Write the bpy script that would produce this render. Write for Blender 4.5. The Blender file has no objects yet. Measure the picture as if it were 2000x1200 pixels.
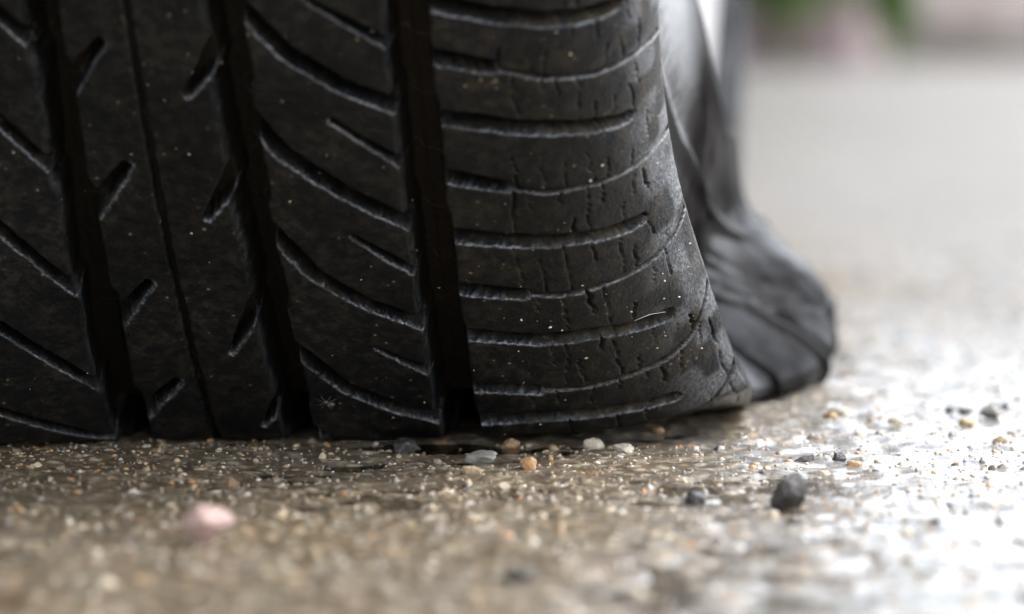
import bpy, bmesh, math, random
import numpy as np
from mathutils import Vector, Matrix, Euler
rng=np.random.default_rng(7); random.seed(7)
scene=bpy.context.scene
COL=scene.collection
# ------------------------------------------------------------------ camera
LENS=120.0; F=2000*LENS/36.0; HOR=-10.0
PITCH=math.atan((600-HOR)/F); CAMH=0.0827
cam_d=bpy.data.cameras.new('camera'); cam=bpy.data.objects.new('camera',cam_d); COL.objects.link(cam)
cam_d.lens=LENS; cam_d.sensor_width=36.0; cam_d.clip_start=0.02; cam_d.clip_end=400
cam.location=(0,0,CAMH); cam.rotation_euler=(math.pi/2-PITCH,0,0)
cam_d.dof.use_dof=True; cam_d.dof.focus_distance=0.606; cam_d.dof.aperture_fstop=LENS/11.5; cam_d.dof.aperture_blades=0
scene.camera=cam
# ------------------------------------------------------------------ sky and sun (overcast)
SUN_EL=math.radians(48); SUN_AZ=math.radians(72)     # azimuth from +Y towards +X
world=bpy.data.worlds.new('World'); scene.world=world; world.use_nodes=True
wn=world.node_tree; wn.nodes.clear()
wo=wn.nodes.new('ShaderNodeOutputWorld'); wb=wn.nodes.new('ShaderNodeBackground'); sk=wn.nodes.new('ShaderNodeTexSky')
hs=wn.nodes.new('ShaderNodeHueSaturation'); hs.inputs['Saturation'].default_value=0.10
sk.sky_type='NISHITA'; sk.sun_disc=False; sk.sun_elevation=SUN_EL; sk.sun_rotation=SUN_AZ
sk.air_density=1.0; sk.dust_density=2.0; sk.ozone_density=1.0
wb.inputs['Strength'].default_value=0.15
tint=wn.nodes.new('ShaderNodeMix'); tint.data_type='RGBA'; tint.blend_type='MULTIPLY'; tint.inputs[0].default_value=1.0; tint.inputs[7].default_value=(0.94,0.985,1.06,1)   # cloud light is slightly cool
wn.links.new(sk.outputs[0],hs.inputs['Color']); wn.links.new(hs.outputs[0],tint.inputs[6]); wn.links.new(tint.outputs[2],wb.inputs[0]); wn.links.new(wb.outputs[0],wo.inputs[0])
sun_d=bpy.data.lights.new('sun','SUN'); sun_d.energy=0.6; sun_d.angle=math.radians(25); sun_d.color=(1,0.985,0.96)
sun=bpy.data.objects.new('sun',sun_d); COL.objects.link(sun)
sv=Vector((math.sin(SUN_AZ)*math.cos(SUN_EL),math.cos(SUN_AZ)*math.cos(SUN_EL),math.sin(SUN_EL)))
sun.rotation_euler=sv.to_track_quat('Z','Y').to_euler(); sun.location=(3,3,6)
vs=scene.view_settings; vs.view_transform='Standard'; vs.look='None'; vs.exposure=2.22; vs.gamma=1.0; vs.use_curve_mapping=False
scene.cycles.max_bounces=8; scene.cycles.transparent_max_bounces=12
scene.cycles.use_denoising=True

# ------------------------------------------------------------------ helpers
def tag(o,label=None,cat=None,group=None,kind=None):
    if label: o['label']=label
    if cat: o['category']=cat
    if group: o['group']=group
    if kind: o['kind']=kind
    return o
def empty(name,loc=(0,0,0),rz=0):
    o=bpy.data.objects.new(name,None); COL.objects.link(o); o.location=loc; o.rotation_euler=(0,0,rz); o.empty_display_size=0.05; return o
def link(name,me,mat,parent=None):
    o=bpy.data.objects.new(name,me); COL.objects.link(o)
    if mat is not None and not me.materials: me.materials.append(mat)
    if parent is not None: o.parent=parent
    return o
def mesh_np(name,V,Fq,smooth_=True):
    """V (n,3) float, Fq (m,k) int faces all of one size"""
    V=np.ascontiguousarray(V,np.float32); Fq=np.ascontiguousarray(Fq,np.int32); k=Fq.shape[1]
    me=bpy.data.meshes.new(name)
    me.vertices.add(len(V)); me.vertices.foreach_set('co',V.ravel())
    me.loops.add(Fq.size); me.loops.foreach_set('vertex_index',Fq.ravel())
    me.polygons.add(len(Fq)); me.polygons.foreach_set('loop_start',np.arange(0,Fq.size,k,dtype=np.int32))
    me.update(calc_edges=True); me.validate()
    if smooth_: me.polygons.foreach_set('use_smooth',np.ones(len(me.polygons),bool))
    return me
def grid_faces(nu,nv):
    i=np.arange(nu-1)[:,None]*nv+np.arange(nv-1)[None,:]
    return np.stack([i,i+1,i+nv+1,i+nv],-1)
def noise2(x,y,scale,seed):
    """smooth value noise in -1..1"""
    r=np.random.default_rng(seed); n=256; L=r.uniform(-1,1,(n,n))
    X=x/scale+1000.3; Y=y/scale+1000.7
    xi=np.floor(X).astype(int); yi=np.floor(Y).astype(int); fx=X-xi; fy=Y-yi
    fx=fx*fx*fx*(fx*(fx*6-15)+10); fy=fy*fy*fy*(fy*(fy*6-15)+10)
    a=L[xi%n,yi%n]; b=L[(xi+1)%n,yi%n]; c=L[xi%n,(yi+1)%n]; d=L[(xi+1)%n,(yi+1)%n]
    return (a*(1-fx)+b*fx)*(1-fy)+(c*(1-fx)+d*fx)*fy
def pix_ground(x,y,z=0.0):
    """a spot on the ground, read off the photograph"""
    cx=(x-1000)/F; cy=(600-y)/F; c,s=math.cos(PITCH),math.sin(PITCH)
    d=np.array([cx,c+cy*s,-s+cy*c]); t=(z-CAMH)/d[2]; return np.array([0,0,CAMH])+d*t
class NT:
    def __init__(self,name):
        self.m=bpy.data.materials.new(name); self.m.use_nodes=True; self.t=self.m.node_tree; self.t.nodes.clear()
        self.out=self.n('ShaderNodeOutputMaterial')
    def n(self,typ,**k):
        nd=self.t.nodes.new(typ)
        for a,v in k.items():
            if a.startswith('i_'):
                nd.inputs[a[2:].replace('_',' ')].default_value=v
            else: setattr(nd,a,v)
        return nd
    def l(self,a,b): self.t.links.new(a,b)
    def noise(self,vec,scale,detail=4,rough=0.6,w=None):
        nd=self.n('ShaderNodeTexNoise'); nd.inputs['Scale'].default_value=scale; nd.inputs['Detail'].default_value=detail; nd.inputs['Roughness'].default_value=rough
        if vec is not None: self.l(vec,nd.inputs['Vector'])
        return nd.outputs['Fac']
    def ramp(self,fac,stops,interp='LINEAR'):
        nd=self.n('ShaderNodeValToRGB'); cr=nd.color_ramp; cr.interpolation=interp
        while len(cr.elements)<len(stops): cr.elements.new(0.5)
        for e,(p,c) in zip(cr.elements,stops):
            e.position=p; e.color=(c,c,c,1) if not hasattr(c,'__len__') else (*c[:3],1)
        self.l(fac,nd.inputs['Fac']); return nd.outputs['Color']
    def mix(self,fac,a,b,blend='MIX'):
        nd=self.n('ShaderNodeMix',data_type='RGBA',blend_type=blend)
        for s,v in ((0,fac),(6,a),(7,b)):
            if hasattr(v,'is_linked'): self.l(v,nd.inputs[s])
            elif s==0: nd.inputs[0].default_value=v
            else: nd.inputs[s].default_value=(*v[:3],1)
        return nd.outputs[2]
    def math(self,op,a,b=None,clamp=False):
        nd=self.n('ShaderNodeMath',operation=op,use_clamp=clamp)
        for s,v in ((0,a),(1,b)):
            if v is None: continue
            if hasattr(v,'is_linked'): self.l(v,nd.inputs[s])
            else: nd.inputs[s].default_value=v
        return nd.outputs[0]
    def bump(self,h,strength,dist,normal=None):
        nd=self.n('ShaderNodeBump'); nd.inputs['Strength'].default_value=strength; nd.inputs['Distance'].default_value=dist; self.l(h,nd.inputs['Height'])
        if normal is not None: self.l(normal,nd.inputs['Normal'])
        return nd.outputs[0]
    def principled(self,**k):
        p=self.n('ShaderNodeBsdfPrincipled')
        for a,v in k.items():
            s=p.inputs[a.replace('_',' ')]
            if hasattr(v,'is_linked'): self.l(v,s)
            elif hasattr(v,'__len__') and len(v)==3: s.default_value=(*v,1)
            else: s.default_value=v
        self.l(p.outputs[0],self.out.inputs[0]); return p

# ------------------------------------------------------------------ tyre shape (wheel frame: x right, y back, z up)
R=0.315; ZC=0.245; RIM=0.203
A0=math.acos(ZC/R)     # half contact angle
YF=-R*math.sin(A0)     # front contact edge local y
# centreline path: param s (arc length from contact edge, + up the front, - along the ground to the back)
def build_path():
    ph=np.arange(-A0,-A0-math.pi*2+2*A0-1e-6,-0.002)   # going up the front, over top, down rear (angle from straight down)
    arc=np.stack([R*np.sin(ph), ZC-R*np.cos(ph)],-1)
    n=int(-2*YF/0.0005)
    flat=np.stack([np.linspace(-YF,YF,n,endpoint=False),np.zeros(n)],-1)
    P=np.concatenate([flat,arc]); 
    # smooth the kinks
    seg=np.linalg.norm(np.diff(np.vstack([P,P[:1]]),axis=0),axis=1); S=np.concatenate([[0],np.cumsum(seg)]); tot=S[-1]
    m=int(tot/0.0005); u=np.linspace(0,tot,m,endpoint=False)
    Pc=np.vstack([P,P[:1]]); Q=np.stack([np.interp(u,S,Pc[:,0]),np.interp(u,S,Pc[:,1])],-1)
    k=np.hanning(31); k/=k.sum()
    def sm(a): 
        e=np.concatenate([a[-40:],a,a[:40]]); return np.convolve(e,k,'same')[40:-40]
    Q=np.stack([sm(Q[:,0]),sm(Q[:,1])],-1)
    T=np.roll(Q,-1,0)-np.roll(Q,1,0); T/=np.linalg.norm(T,axis=1)[:,None]
    s=u+2*YF     # s=0 at front contact edge: flat has length -2YF ending at edge
    return s,Q,T,tot
PS,PQ,PT,PTOT=build_path()
def path(s):
    s=np.asarray(s); w=np.mod(s-PS[0],PTOT)+PS[0]
    e=np.append(PS,PS[0]+PTOT)
    f=lambda a: np.interp(w,e,np.append(a,a[0]))
    P=np.stack([f(PQ[:,0]),f(PQ[:,1])],-1); T=np.stack([f(PT[:,0]),f(PT[:,1])],-1)
    T/=np.linalg.norm(T,axis=-1)[...,None]
    # inward normal : T runs forward (toward -y) along ground then up; inward = rotate
    N=np.stack([T[...,1],-T[...,0]],-1)
    return P,T,N
# profile constants
XC=0.066; RCR=0.75; RS=0.0225
def smooth(a,b,x):
    t=np.clip((x-a)/(b-a),0,1); return t*t*(3-2*t)
TH0=math.asin(XC/RCR)
TH1=math.radians(84)
QS=XC+RS*(TH1-TH0)        # end of shoulder arc
QEND=QS+0.105             # bead
SWN=np.linspace(0,1,9)
# free sidewall: x, and share of the way from shoulder to bead
SWF_X=np.array([.0,-.0018,-.0080,-.0100,-.0100,-.0090,-.0080,-.0080,-.009])
SWF_R=np.array([0,.07,.17,.35,.48,.61,.74,.87,1.0])
# squashed sidewall: x beyond the shoulder, rho
SWG_X=np.array([.0,.0105,.0152,.0138,.0060,-.0035,-.0068,-.0075,-.0085])
SWG_R=np.array([.0001,.0003,.0075,.0175,.0265,.0345,.045,.065,.075])
def cubic(n,v,t):
    m=np.gradient(v,n); i=np.clip(np.searchsorted(n,t,'right')-1,0,len(n)-2)
    h=n[i+1]-n[i]; u=(t-n[i])/h
    return (2*u**3-3*u**2+1)*v[i]+(u**3-2*u**2+u)*h*m[i]+(-2*u**3+3*u**2)*v[i+1]+(u**3-u**2)*h*m[i+1]
def surf(q,s):
    """base surface point (wheel frame) for profile coordinate q (m, + right) and path coordinate s"""
    q,s=np.broadcast_arrays(np.asarray(q,float),np.asarray(s,float))
    sg=np.where(q<0,-1.0,1.0); a=np.abs(q)
    P,T,N=path(s)
    D=np.stack([-P[...,0],ZC-P[...,1]],-1); dist=np.linalg.norm(D,axis=-1); D=D/dist[...,None]
    yb=P[...,0]-YF   # distance behind the front contact edge
    low=1-smooth(0.12,0.26,P[...,1])
    kap=smooth(-0.045,0.085,yb)*low*(1-0.6*smooth(0.25,0.40,yb))
    th=np.clip(TH0+(a-XC)/RS,TH0,TH1)
    sh=a>=XC
    f=1-0.96*kap
    # arc whose curvature relaxes as the shoulder rolls flat onto the ground
    d0=(th-TH0); R2=RS/f
    xs=XC+R2*(np.sin(TH0+d0*f)-math.sin(TH0)); rs=XC**2/2/RCR+R2*(math.cos(TH0)-np.cos(TH0+d0*f))
    rs=rs*(1-0.97*kap)
    x=np.where(sh,xs,a); rho=np.where(sh,rs,a**2/2/RCR*(1-0.97*kap))
    d1=TH1-TH0
    XS=XC+R2*(np.sin(TH0+d1*f)-math.sin(TH0)); RH=(XC**2/2/RCR+R2*(math.cos(TH0)-np.cos(TH0+d1*f)))*(1-0.97*kap)
    t=np.clip((a-QS)/(QEND-QS),0,1)
    rb=dist-RIM
    lt=1-smooth(0.18,0.45,t); g=smooth(0,1,np.clip((yb-0.062+0.026*lt)/(0.060+0.008*lt),0,1))*low*(1-smooth(0.125,0.235,yb))
    fx=XS+cubic(SWN,SWF_X,t); fr=RH+(rb-RH)*cubic(SWN,SWF_R,t)
    bump=np.exp(-((yb-0.135)/0.045)**2)*low
    gx=0.098+cubic(SWN,SWG_X,t)+0.0*bump; gr=cubic(SWN,SWG_R,t); gr=np.where(t>0.75, gr+(rb-0.075)*smooth(0.75,1,t), gr)
    fx=fx
    sx=fx*(1-g)+gx*g; sr=fr*(1-g)+gr*g
    sd=a>QS
    x=np.where(sd,sx,x); rho=np.where(sd,sr,rho)
    x=x+low*smooth(0.062,QS,a)*(1-0.75*np.where(sd,smooth(0,0.5,t),0))*(0.0085*smooth(-0.058,0.012,yb)*(1-smooth(-0.005,0.065,yb)))
    x=x-0.014*low*smooth(0.06,QS,a)*smooth(0.15,0.27,yb)
    wv=smooth(0.06,QS+0.01,a)
    w=wv[...,None]
    I=N*(1-w)+D*w; I/=np.linalg.norm(I,axis=-1)[...,None]
    yz=P+I*rho[...,None]
    # the front of the contact patch bows forward towards the middle of the car
    yz[...,0]-=0.019*smooth(-0.004,0.05,-q)*smooth(0.075,0.0,P[...,1])*(1-smooth(0.02,0.12,yb))
    return np.stack([x*sg,yz[...,0],yz[...,1]],-1)
PSI=math.atan(770/F)
FC=pix_ground(410,862)
BK=np.array([math.sin(PSI),math.cos(PSI),0]); LT=np.array([math.cos(PSI),-math.sin(PSI),0])
ORG=FC-BK*YF
def to_world(p): return ORG+p[...,0:1]*LT+p[...,1:2]*BK+p[...,2:3]*np.array([0,0,1.])
# ------------------------------------------------------------------ materials
def mat_rubber():
    T=NT('wet_black_rubber'); tc=T.n('ShaderNodeTexCoord').outputs['Object']
    at=T.n('ShaderNodeAttribute',attribute_name='dirt').outputs['Fac']
    n1=T.noise(tc,60,5,0.65); n2=T.noise(tc,420,5,0.7); n3=T.noise(tc,1500,3,0.6)
    base=T.mix(T.ramp(n1,[(0.35,0),(0.7,1)]),(0.0032,0.0034,0.0038),(0.0062,0.0060,0.0056))
    # thin film of dried brown road dust, in soft blotches
    dust=T.math('MULTIPLY',T.ramp(n2,[(0.44,0),(0.62,1)]),T.ramp(n1,[(0.34,0.10),(0.66,0.85)]))
    base=T.mix(T.math('MULTIPLY',dust,0.5),base,(0.046,0.036,0.021))
    fl=T.n('ShaderNodeTexVoronoi'); fl.inputs['Scale'].default_value=520; T.l(tc,fl.inputs['Vector'])
    fleck=T.math('MULTIPLY',T.ramp(fl.outputs['Distance'],[(0.10,1),(0.2,0)]),T.ramp(T.noise(tc,210,3,0.6),[(0.56,0),(0.64,1)]))
    base=T.mix(T.math('MULTIPLY',fleck,0.8),base,(0.17,0.13,0.075))
    d2=T.math('MULTIPLY',at,T.ramp(n2,[(0.32,0.15),(0.6,1)]),True)
    base=T.mix(d2,base,(0.062,0.048,0.031))
    wet_glint=T.n('ShaderNodeAttribute',attribute_name='wet').outputs['Fac']
    base=T.mix(T.math('MULTIPLY',wet_glint,T.ramp(n3,[(0.40,0.0),(0.58,1)])),base,(0.150,0.158,0.172))   # sky glint on lips and shoulder edge painted into the base colour
    mud=T.n('ShaderNodeAttribute',attribute_name='mud').outputs['Fac']; base=T.mix(mud,base,(0.013,0.010,0.0068))   # recess shade put into the groove colour as flat brown-black, gloss cut too
    ro=T.mix(T.ramp(n1,[(0.3,0),(0.7,1)]),(0.40,0.40,0.40),(0.55,0.55,0.55)); ro=T.mix(T.math('MULTIPLY',dust,0.8),ro,(0.62,0.62,0.62)); ro=T.mix(d2,ro,(0.7,0.7,0.7))
    ro=T.mix(T.math('MULTIPLY',wet_glint,T.ramp(n3,[(0.3,0.4),(0.6,1)])),ro,(0.07,0.07,0.07))
    b=T.bump(n3,0.45,0.0005); b=T.bump(n2,0.40,0.0008,b)
    T.principled(Base_Color=base,Roughness=ro,Normal=b,Specular_IOR_Level=T.math('MULTIPLY',T.math('ADD',T.math('MULTIPLY',wet_glint,0.8),0.19),T.math('SUBTRACT',1.0,T.math('MULTIPLY',mud,0.55))))
    return T.m
def mat_sidewall():
    T=NT('wet_sidewall_rubber'); tc=T.n('ShaderNodeTexCoord').outputs['Object']
    n1=T.noise(tc,45,4,0.6); n2=T.noise(tc,700,4,0.6)
    base=T.mix(T.ramp(n1,[(0.35,0),(0.7,1)]),(0.0022,0.0022,0.0026),(0.0065,0.0048,0.0038))
    ro=T.mix(T.ramp(n1,[(0.3,0),(0.7,1)]),(0.11,0.11,0.11),(0.22,0.22,0.22))
    b=T.bump(n2,0.03,0.0003)
    # dull weathered rubber: only part of the surface is wet enough to mirror
    df=T.n('ShaderNodeBsdfDiffuse'); T.l(base,df.inputs[0]); T.l(b,df.inputs['Normal'])
    gl=T.n('ShaderNodeBsdfGlossy'); T.l(ro,gl.inputs['Roughness']); T.l(b,gl.inputs['Normal'])
    fr=T.n('ShaderNodeFresnel'); fr.inputs['IOR'].default_value=1.42; T.l(b,fr.inputs['Normal'])
    sw=T.n('ShaderNodeAttribute',attribute_name='wet').outputs['Fac']
    wetp=T.math('MAXIMUM',T.ramp(T.noise(tc,28,4,0.6),[(0.42,0.05),(0.64,0.45)]),sw); ro=T.mix(sw,ro,(0.08,0.08,0.08))
    for l in list(gl.inputs['Roughness'].links): T.t.links.remove(l)
    T.l(ro,gl.inputs['Roughness'])
    mx=T.n('ShaderNodeMixShader'); T.l(T.math('MULTIPLY',fr.outputs[0],wetp),mx.inputs[0]); T.l(df.outputs[0],mx.inputs[1]); T.l(gl.outputs[0],mx.inputs[2]); T.l(mx.outputs[0],T.out.inputs[0])
    return T.m
def mat_ground():
    T=NT('wet_concrete'); g=T.n('ShaderNodeNewGeometry').outputs['Position']
    n1=T.noise(g,9,5,0.6); n2=T.noise(g,130,5,0.65); n3=T.noise(g,600,4,0.65)
    silt=T.n('ShaderNodeAttribute',attribute_name='silt').outputs['Fac']
    clean=T.mix(T.ramp(n2,[(0.35,0),(0.68,1)]),(0.142,0.148,0.155),(0.232,0.240,0.248))
    clean=T.mix(T.ramp(n1,[(0.35,0),(0.65,1)]),clean,(0.135,0.141,0.148))
    mud=T.mix(T.ramp(n2,[(0.35,0),(0.68,1)]),(0.050,0.034,0.017),(0.128,0.091,0.047))
    base=T.mix(T.math('MULTIPLY',silt,T.ramp(n1,[(0.25,0.7),(0.6,1)]),True),clean,mud)
    v=T.n('ShaderNodeTexVoronoi'); v.inputs['Scale'].default_value=330; T.l(g,v.inputs['Vector'])
    sand=T.ramp(v.outputs['Color'],[(0.0,(0.10,0.075,0.05)),(0.25,(0.22,0.17,0.11)),(0.5,(0.33,0.26,0.17)),(0.72,(0.46,0.41,0.33)),(0.9,(0.42,0.24,0.10)),(1.0,(0.06,0.06,0.06))])
    base=T.mix(T.ramp(v.outputs['Distance'],[(0.25,0.75),(0.5,0.0)]),base,sand)
    v2=T.n('ShaderNodeTexVoronoi'); v2.inputs['Scale'].default_value=1100; T.l(g,v2.inputs['Vector'])
    sand2=T.ramp(v2.outputs['Color'],[(0.0,(0.06,0.045,0.03)),(0.3,(0.18,0.135,0.085)),(0.55,(0.28,0.21,0.13)),(0.8,(0.44,0.38,0.29)),(0.93,(0.36,0.19,0.08)),(1.0,(0.05,0.05,0.05))])
    base=T.mix(T.ramp(v2.outputs['Distance'],[(0.2,0.6),(0.5,0.1)]),base,sand2)
    wet=T.n('ShaderNodeAttribute',attribute_name='wet').outputs['Fac']
    ro=T.mix(wet,(0.85,0.85,0.85),T.mix(T.ramp(n1,[(0.38,0),(0.62,1)]),(0.30,0.30,0.30),(0.45,0.45,0.45)))
    h=T.math('ADD',T.math('MULTIPLY',n3,0.5),T.math('MULTIPLY',v.outputs['Distance'],-0.7))
    b=T.bump(h,0.55,0.0012)
    T.principled(Base_Color=base,Roughness=ro,Normal=b,Coat_Weight=T.math('MULTIPLY',wet,0.72),Coat_Roughness=0.15,Coat_IOR=1.33,Specular_IOR_Level=0.3)
    return T.m
def mat_stone(attr):
    T=NT('wet_pebble_'+('vertex' if attr else 'object')); g=T.n('ShaderNodeNewGeometry').outputs['Position']
    if attr: c=T.n('ShaderNodeAttribute',attribute_name='tint').outputs['Color']
    else: c=T.n('ShaderNodeObjectInfo').outputs['Color']
    n=T.noise(g,1400,4,0.65); n2=T.noise(g,420,3,0.6)
    c=T.mix(T.ramp(n,[(0.3,0.0),(0.75,0.45)]),c,(0.14,0.11,0.08),'MIX')
    c=T.mix(T.ramp(n2,[(0.5,0.0),(0.75,0.5)]),c,(0.62,0.58,0.5),'MULTIPLY')
    T.principled(Base_Color=c,Specular_IOR_Level=0.5 if attr else 0.25,Roughness=0.42,Normal=T.bump(T.math('ADD',n,n2),0.6,0.0008),Coat_Weight=0.45 if attr else 0.12,Coat_Roughness=0.12,Coat_IOR=1.33)
    return T.m
def mat_water():
    T=NT('rain_water_film'); g=T.n('ShaderNodeNewGeometry').outputs['Position']
    b=T.bump(T.noise(g,210,4,0.6),0.30,0.0014)
    fr=T.n('ShaderNodeFresnel'); fr.inputs['IOR'].default_value=1.33; T.l(b,fr.inputs['Normal'])
    tr=T.n('ShaderNodeBsdfTransparent'); tr.inputs[0].default_value=(0.93,0.91,0.87,1)
    gl=T.n('ShaderNodeBsdfGlossy'); gl.inputs['Roughness'].default_value=0.05; T.l(b,gl.inputs['Normal'])
    mx=T.n('ShaderNodeMixShader'); T.l(fr.outputs[0],mx.inputs[0]); T.l(tr.outputs[0],mx.inputs[1]); T.l(gl.outputs[0],mx.inputs[2]); T.l(mx.outputs[0],T.out.inputs[0])
    return T.m
def mat_plain(name,col,rough=0.5,metal=0.0,coat=0.0,ns=40,amt=0.25,bump=0.0):
    T=NT(name); tc=T.n('ShaderNodeTexCoord').outputs['Object']
    n=T.noise(tc,ns,4,0.6); c=T.mix(T.ramp(n,[(0.3,0),(0.7,1)]),tuple(v*(1-amt) for v in col),tuple(min(1,v*(1+amt)) for v in col))
    k=dict(Base_Color=c,Roughness=rough,Metallic=metal,Coat_Weight=coat)
    if bump: k['Normal']=T.bump(n,bump,0.01)
    T.principled(**k); return T.m
def mat_leaf(name,col):
    T=NT(name); oi=T.n('ShaderNodeNewGeometry').outputs['Random Per Island']
    c=T.mix(oi,tuple(v*0.6 for v in col),tuple(v*1.35 for v in col))
    p=T.principled(Base_Color=c,Roughness=0.45,Subsurface_Weight=0.0)
    tl=T.n('ShaderNodeBsdfTranslucent'); T.l(c,tl.inputs[0]); mx=T.n('ShaderNodeMixShader'); mx.inputs[0].default_value=0.35
    T.l(p.outputs[0],mx.inputs[1]); T.l(tl.outputs[0],mx.inputs[2]); T.l(mx.outputs[0],T.out.inputs[0]); return T.m
M_RUB=mat_rubber(); M_SIDE=mat_sidewall(); M_GND=mat_ground(); M_STV=mat_stone(True); M_STO=mat_stone(False); M_WAT=mat_water()
M_RIM=mat_plain('dirty_steel_wheel',(0.16,0.145,0.135),0.45,0.6)
M_PAINT=mat_plain('dark_car_paint',(0.05,0.052,0.058),0.35,0.0,0.8,5,0.1)
M_PLAS=mat_plain('black_bumper_plastic',(0.02,0.02,0.02),0.6)
M_GLASS=mat_plain('dark_car_glass',(0.015,0.018,0.02),0.08)

# ------------------------------------------------------------------ ground
def gheight(x,y):
    h=0.00055*noise2(x,y,0.055,1)+0.0004*noise2(x,y,0.021,2)
    fade=1-smooth(1.0,2.0,np.abs(y))
    h=h+fade*(0.00040*noise2(x,y,0.008,3)+0.00042*noise2(x,y,0.0038,4))
    # slightly higher and better drained ground to the right, a shallow dip in front of the tyre
    h=h+0.00016*(1-smooth(0.05,0.1,(x-ORG[0])*LT[0]+(y-ORG[1])*LT[1]))-0.00010*smooth(0.075,0.125,(x-ORG[0])*LT[0]+(y-ORG[1])*LT[1])*(1-smooth(0.70,0.95,y))-0.00008*np.exp(-((y-0.60)/0.07)**2)*(1-smooth(-0.02,0.12,x))
    lx_=(x-ORG[0])*LT[0]+(y-ORG[1])*LT[1]; ly_=(x-ORG[0])*BK[0]+(y-ORG[1])*BK[1]-YF+0.019*smooth(-0.004,0.05,-lx_)-0.03*smooth(0.06,0.10,lx_)
    h=h-0.0008*np.exp(-((ly_+0.003)/0.007)**2)*(1-smooth(0.085,0.10,lx_))
    return h+0.0009*smooth(0.80,1.10,y)*(1-smooth(3,6,y))
def axis(a,b,step,lo,hi,g=1.10):
    mid=list(np.arange(a,b,step)); d=step; l=[a]; r=[mid[-1]]
    while l[-1]>lo: d*=g; l.append(l[-1]-d)
    d=step
    while r[-1]<hi: d*=g; r.append(r[-1]+d)
    return np.array(l[:0:-1]+mid+r[1:])
gx=axis(-0.15,0.26,0.0012,-60,60,1.13); gy=axis(0.40,0.95,0.0013,-30,90,1.06)
GX,GY=np.meshgrid(gx,gy,indexing='ij')
GV=np.stack([GX,GY,gheight(GX,GY)],-1).reshape(-1,3)
ground=link('ground',mesh_np('ground',GV,grid_faces(len(gx),len(gy)).reshape(-1,4)[:,::-1]),M_GND)
gx_,gy_=GV[:,0],GV[:,1]; lx=(gx_-ORG[0])*LT[0]+(gy_-ORG[1])*LT[1]; ly=(gx_-ORG[0])*BK[0]+(gy_-ORG[1])*BK[1]
silt=(1-smooth(-0.005,0.06,lx-0.075+0.03*noise2(gx_,gy_,0.03,9)))*(1-smooth(0.9,1.3,gy_))
wetv=(1-0.92*smooth(0.63,0.94,gy_+0.25*noise2(gx_,gy_,0.3,12)))
at=ground.data.attributes.new('wet','FLOAT','POINT'); at.data.foreach_set('value',wetv.astype(np.float32))
at=ground.data.attributes.new('silt','FLOAT','POINT'); at.data.foreach_set('value',silt.astype(np.float32))
tag(ground,'wet concrete ground with pebbles set in it',None,None,'structure')
# rain water lying in the hollows
wx=np.linspace(-0.3,0.5,71); wy=np.linspace(0.2,1.3,101); WX,WY=np.meshgrid(wx,wy,indexing='ij')
WV=np.stack([WX,WY,0*WX-0.00048],-1).reshape(-1,3)
water=link('water',mesh_np('water',WV,grid_faces(71,101).reshape(-1,4)[:,::-1]),M_WAT)
tag(water,'thin film of rain water lying in the hollows of the concrete',None,None,'structure')

# ------------------------------------------------------------------ pebbles
def rock_mesh(name,seed,flat=0.6,sub=2,rough=0.22,sharp=False):
    r=np.random.default_rng(seed); bm=bmesh.new(); bmesh.ops.create_icosphere(bm,subdivisions=sub,radius=1.0)
    planes=[(Vector(r.normal(size=3)).normalized(),r.uniform(0.42,0.72) if sharp else r.uniform(0.55,0.9)) for _ in range(13 if sharp else 6)]
    off=r.uniform(0,50,3)
    for v in bm.verts:
        p=v.co.copy()
        for n,d in planes:
            k=p.dot(n)-d
            if k>0: p-=n*k*(0.95 if sharp else 0.7)
        p*=1+rough*0.35*math.sin(3*p.x+off[0])*math.cos(3*p.y+off[1]+p.z*2)
        if sub>=3:
            from mathutils import noise as mn
            p*=1+0.16*mn.noise(p*2.0+Vector(off))+0.08*mn.noise(p*5+Vector(off))+0.035*mn.noise(p*12+Vector(off))
        v.co=Vector((p.x,p.y*0.82,p.z*flat))
    me=bpy.data.meshes.new(name); bm.to_mesh(me); bm.free()
    me.polygons.foreach_set('use_smooth',np.full(len(me.polygons),(not sharp) or sub>=3))
    return me
PAL=np.array([(0.42,0.33,0.22),(0.50,0.42,0.31),(0.66,0.62,0.55),(0.72,0.70,0.66),(0.33,0.31,0.28),(0.20,0.17,0.14),(0.46,0.22,0.07),(0.55,0.33,0.13),(0.035,0.035,0.038),(0.24,0.15,0.09),(0.40,0.38,0.35)])
PW=np.array([0.20,0.13,0.11,0.06,0.13,0.16,0.03,0.04,0.05,0.10,0.05]); PW/=PW.sum()
protos=[rock_mesh('pebble',100+i,random.Random(i).uniform(0.5,0.85),1,0.22,True) for i in range(8)]
PV=[np.array([v.co[:] for v in m.vertices]) for m in protos]; PF=[np.array([p.vertices[:] for p in m.polygons if max(m.vertices[i].co.z for i in p.vertices)>-0.12]) for m in protos]
for m in protos: m.materials.append(M_STO)
def scatter():
    out=[]
    for (y0,y1,n,r0,sg) in ((0.43,0.78,15000,0.00068,0.50),(0.78,1.15,3200,0.0010,0.45),(1.15,2.2,1500,0.0015,0.4),(0.55,0.72,7500,0.00036,0.35)):
        for _ in range(n):
            y=y0+(y1-y0)*rng.random(); x=rng.uniform(-0.19,0.20)*y*1.12+0.02
            r=min(r0*math.exp(sg*rng.normal()),0.0030 if y<0.8 else 0.0042)
            out.append((x,y,r))
    return out
pts=scatter()
def in_view(x,y): 
    return abs(x)<0.152*y and y>0.445
TYX=lambda x,y: ((np.array([x,y,0])-ORG)@LT, (np.array([x,y,0])-ORG)@BK)
def under_tyre(x,y):
    a,b=TYX(x,y); return b>YF+0.004+0.0*abs(a) and a<0.098 and b<0.25
pts=[p for p in pts if not under_tyre(p[0],p[1])]
vis=[i for i,p in enumerate(pts) if in_view(p[0],p[1])]
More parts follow.
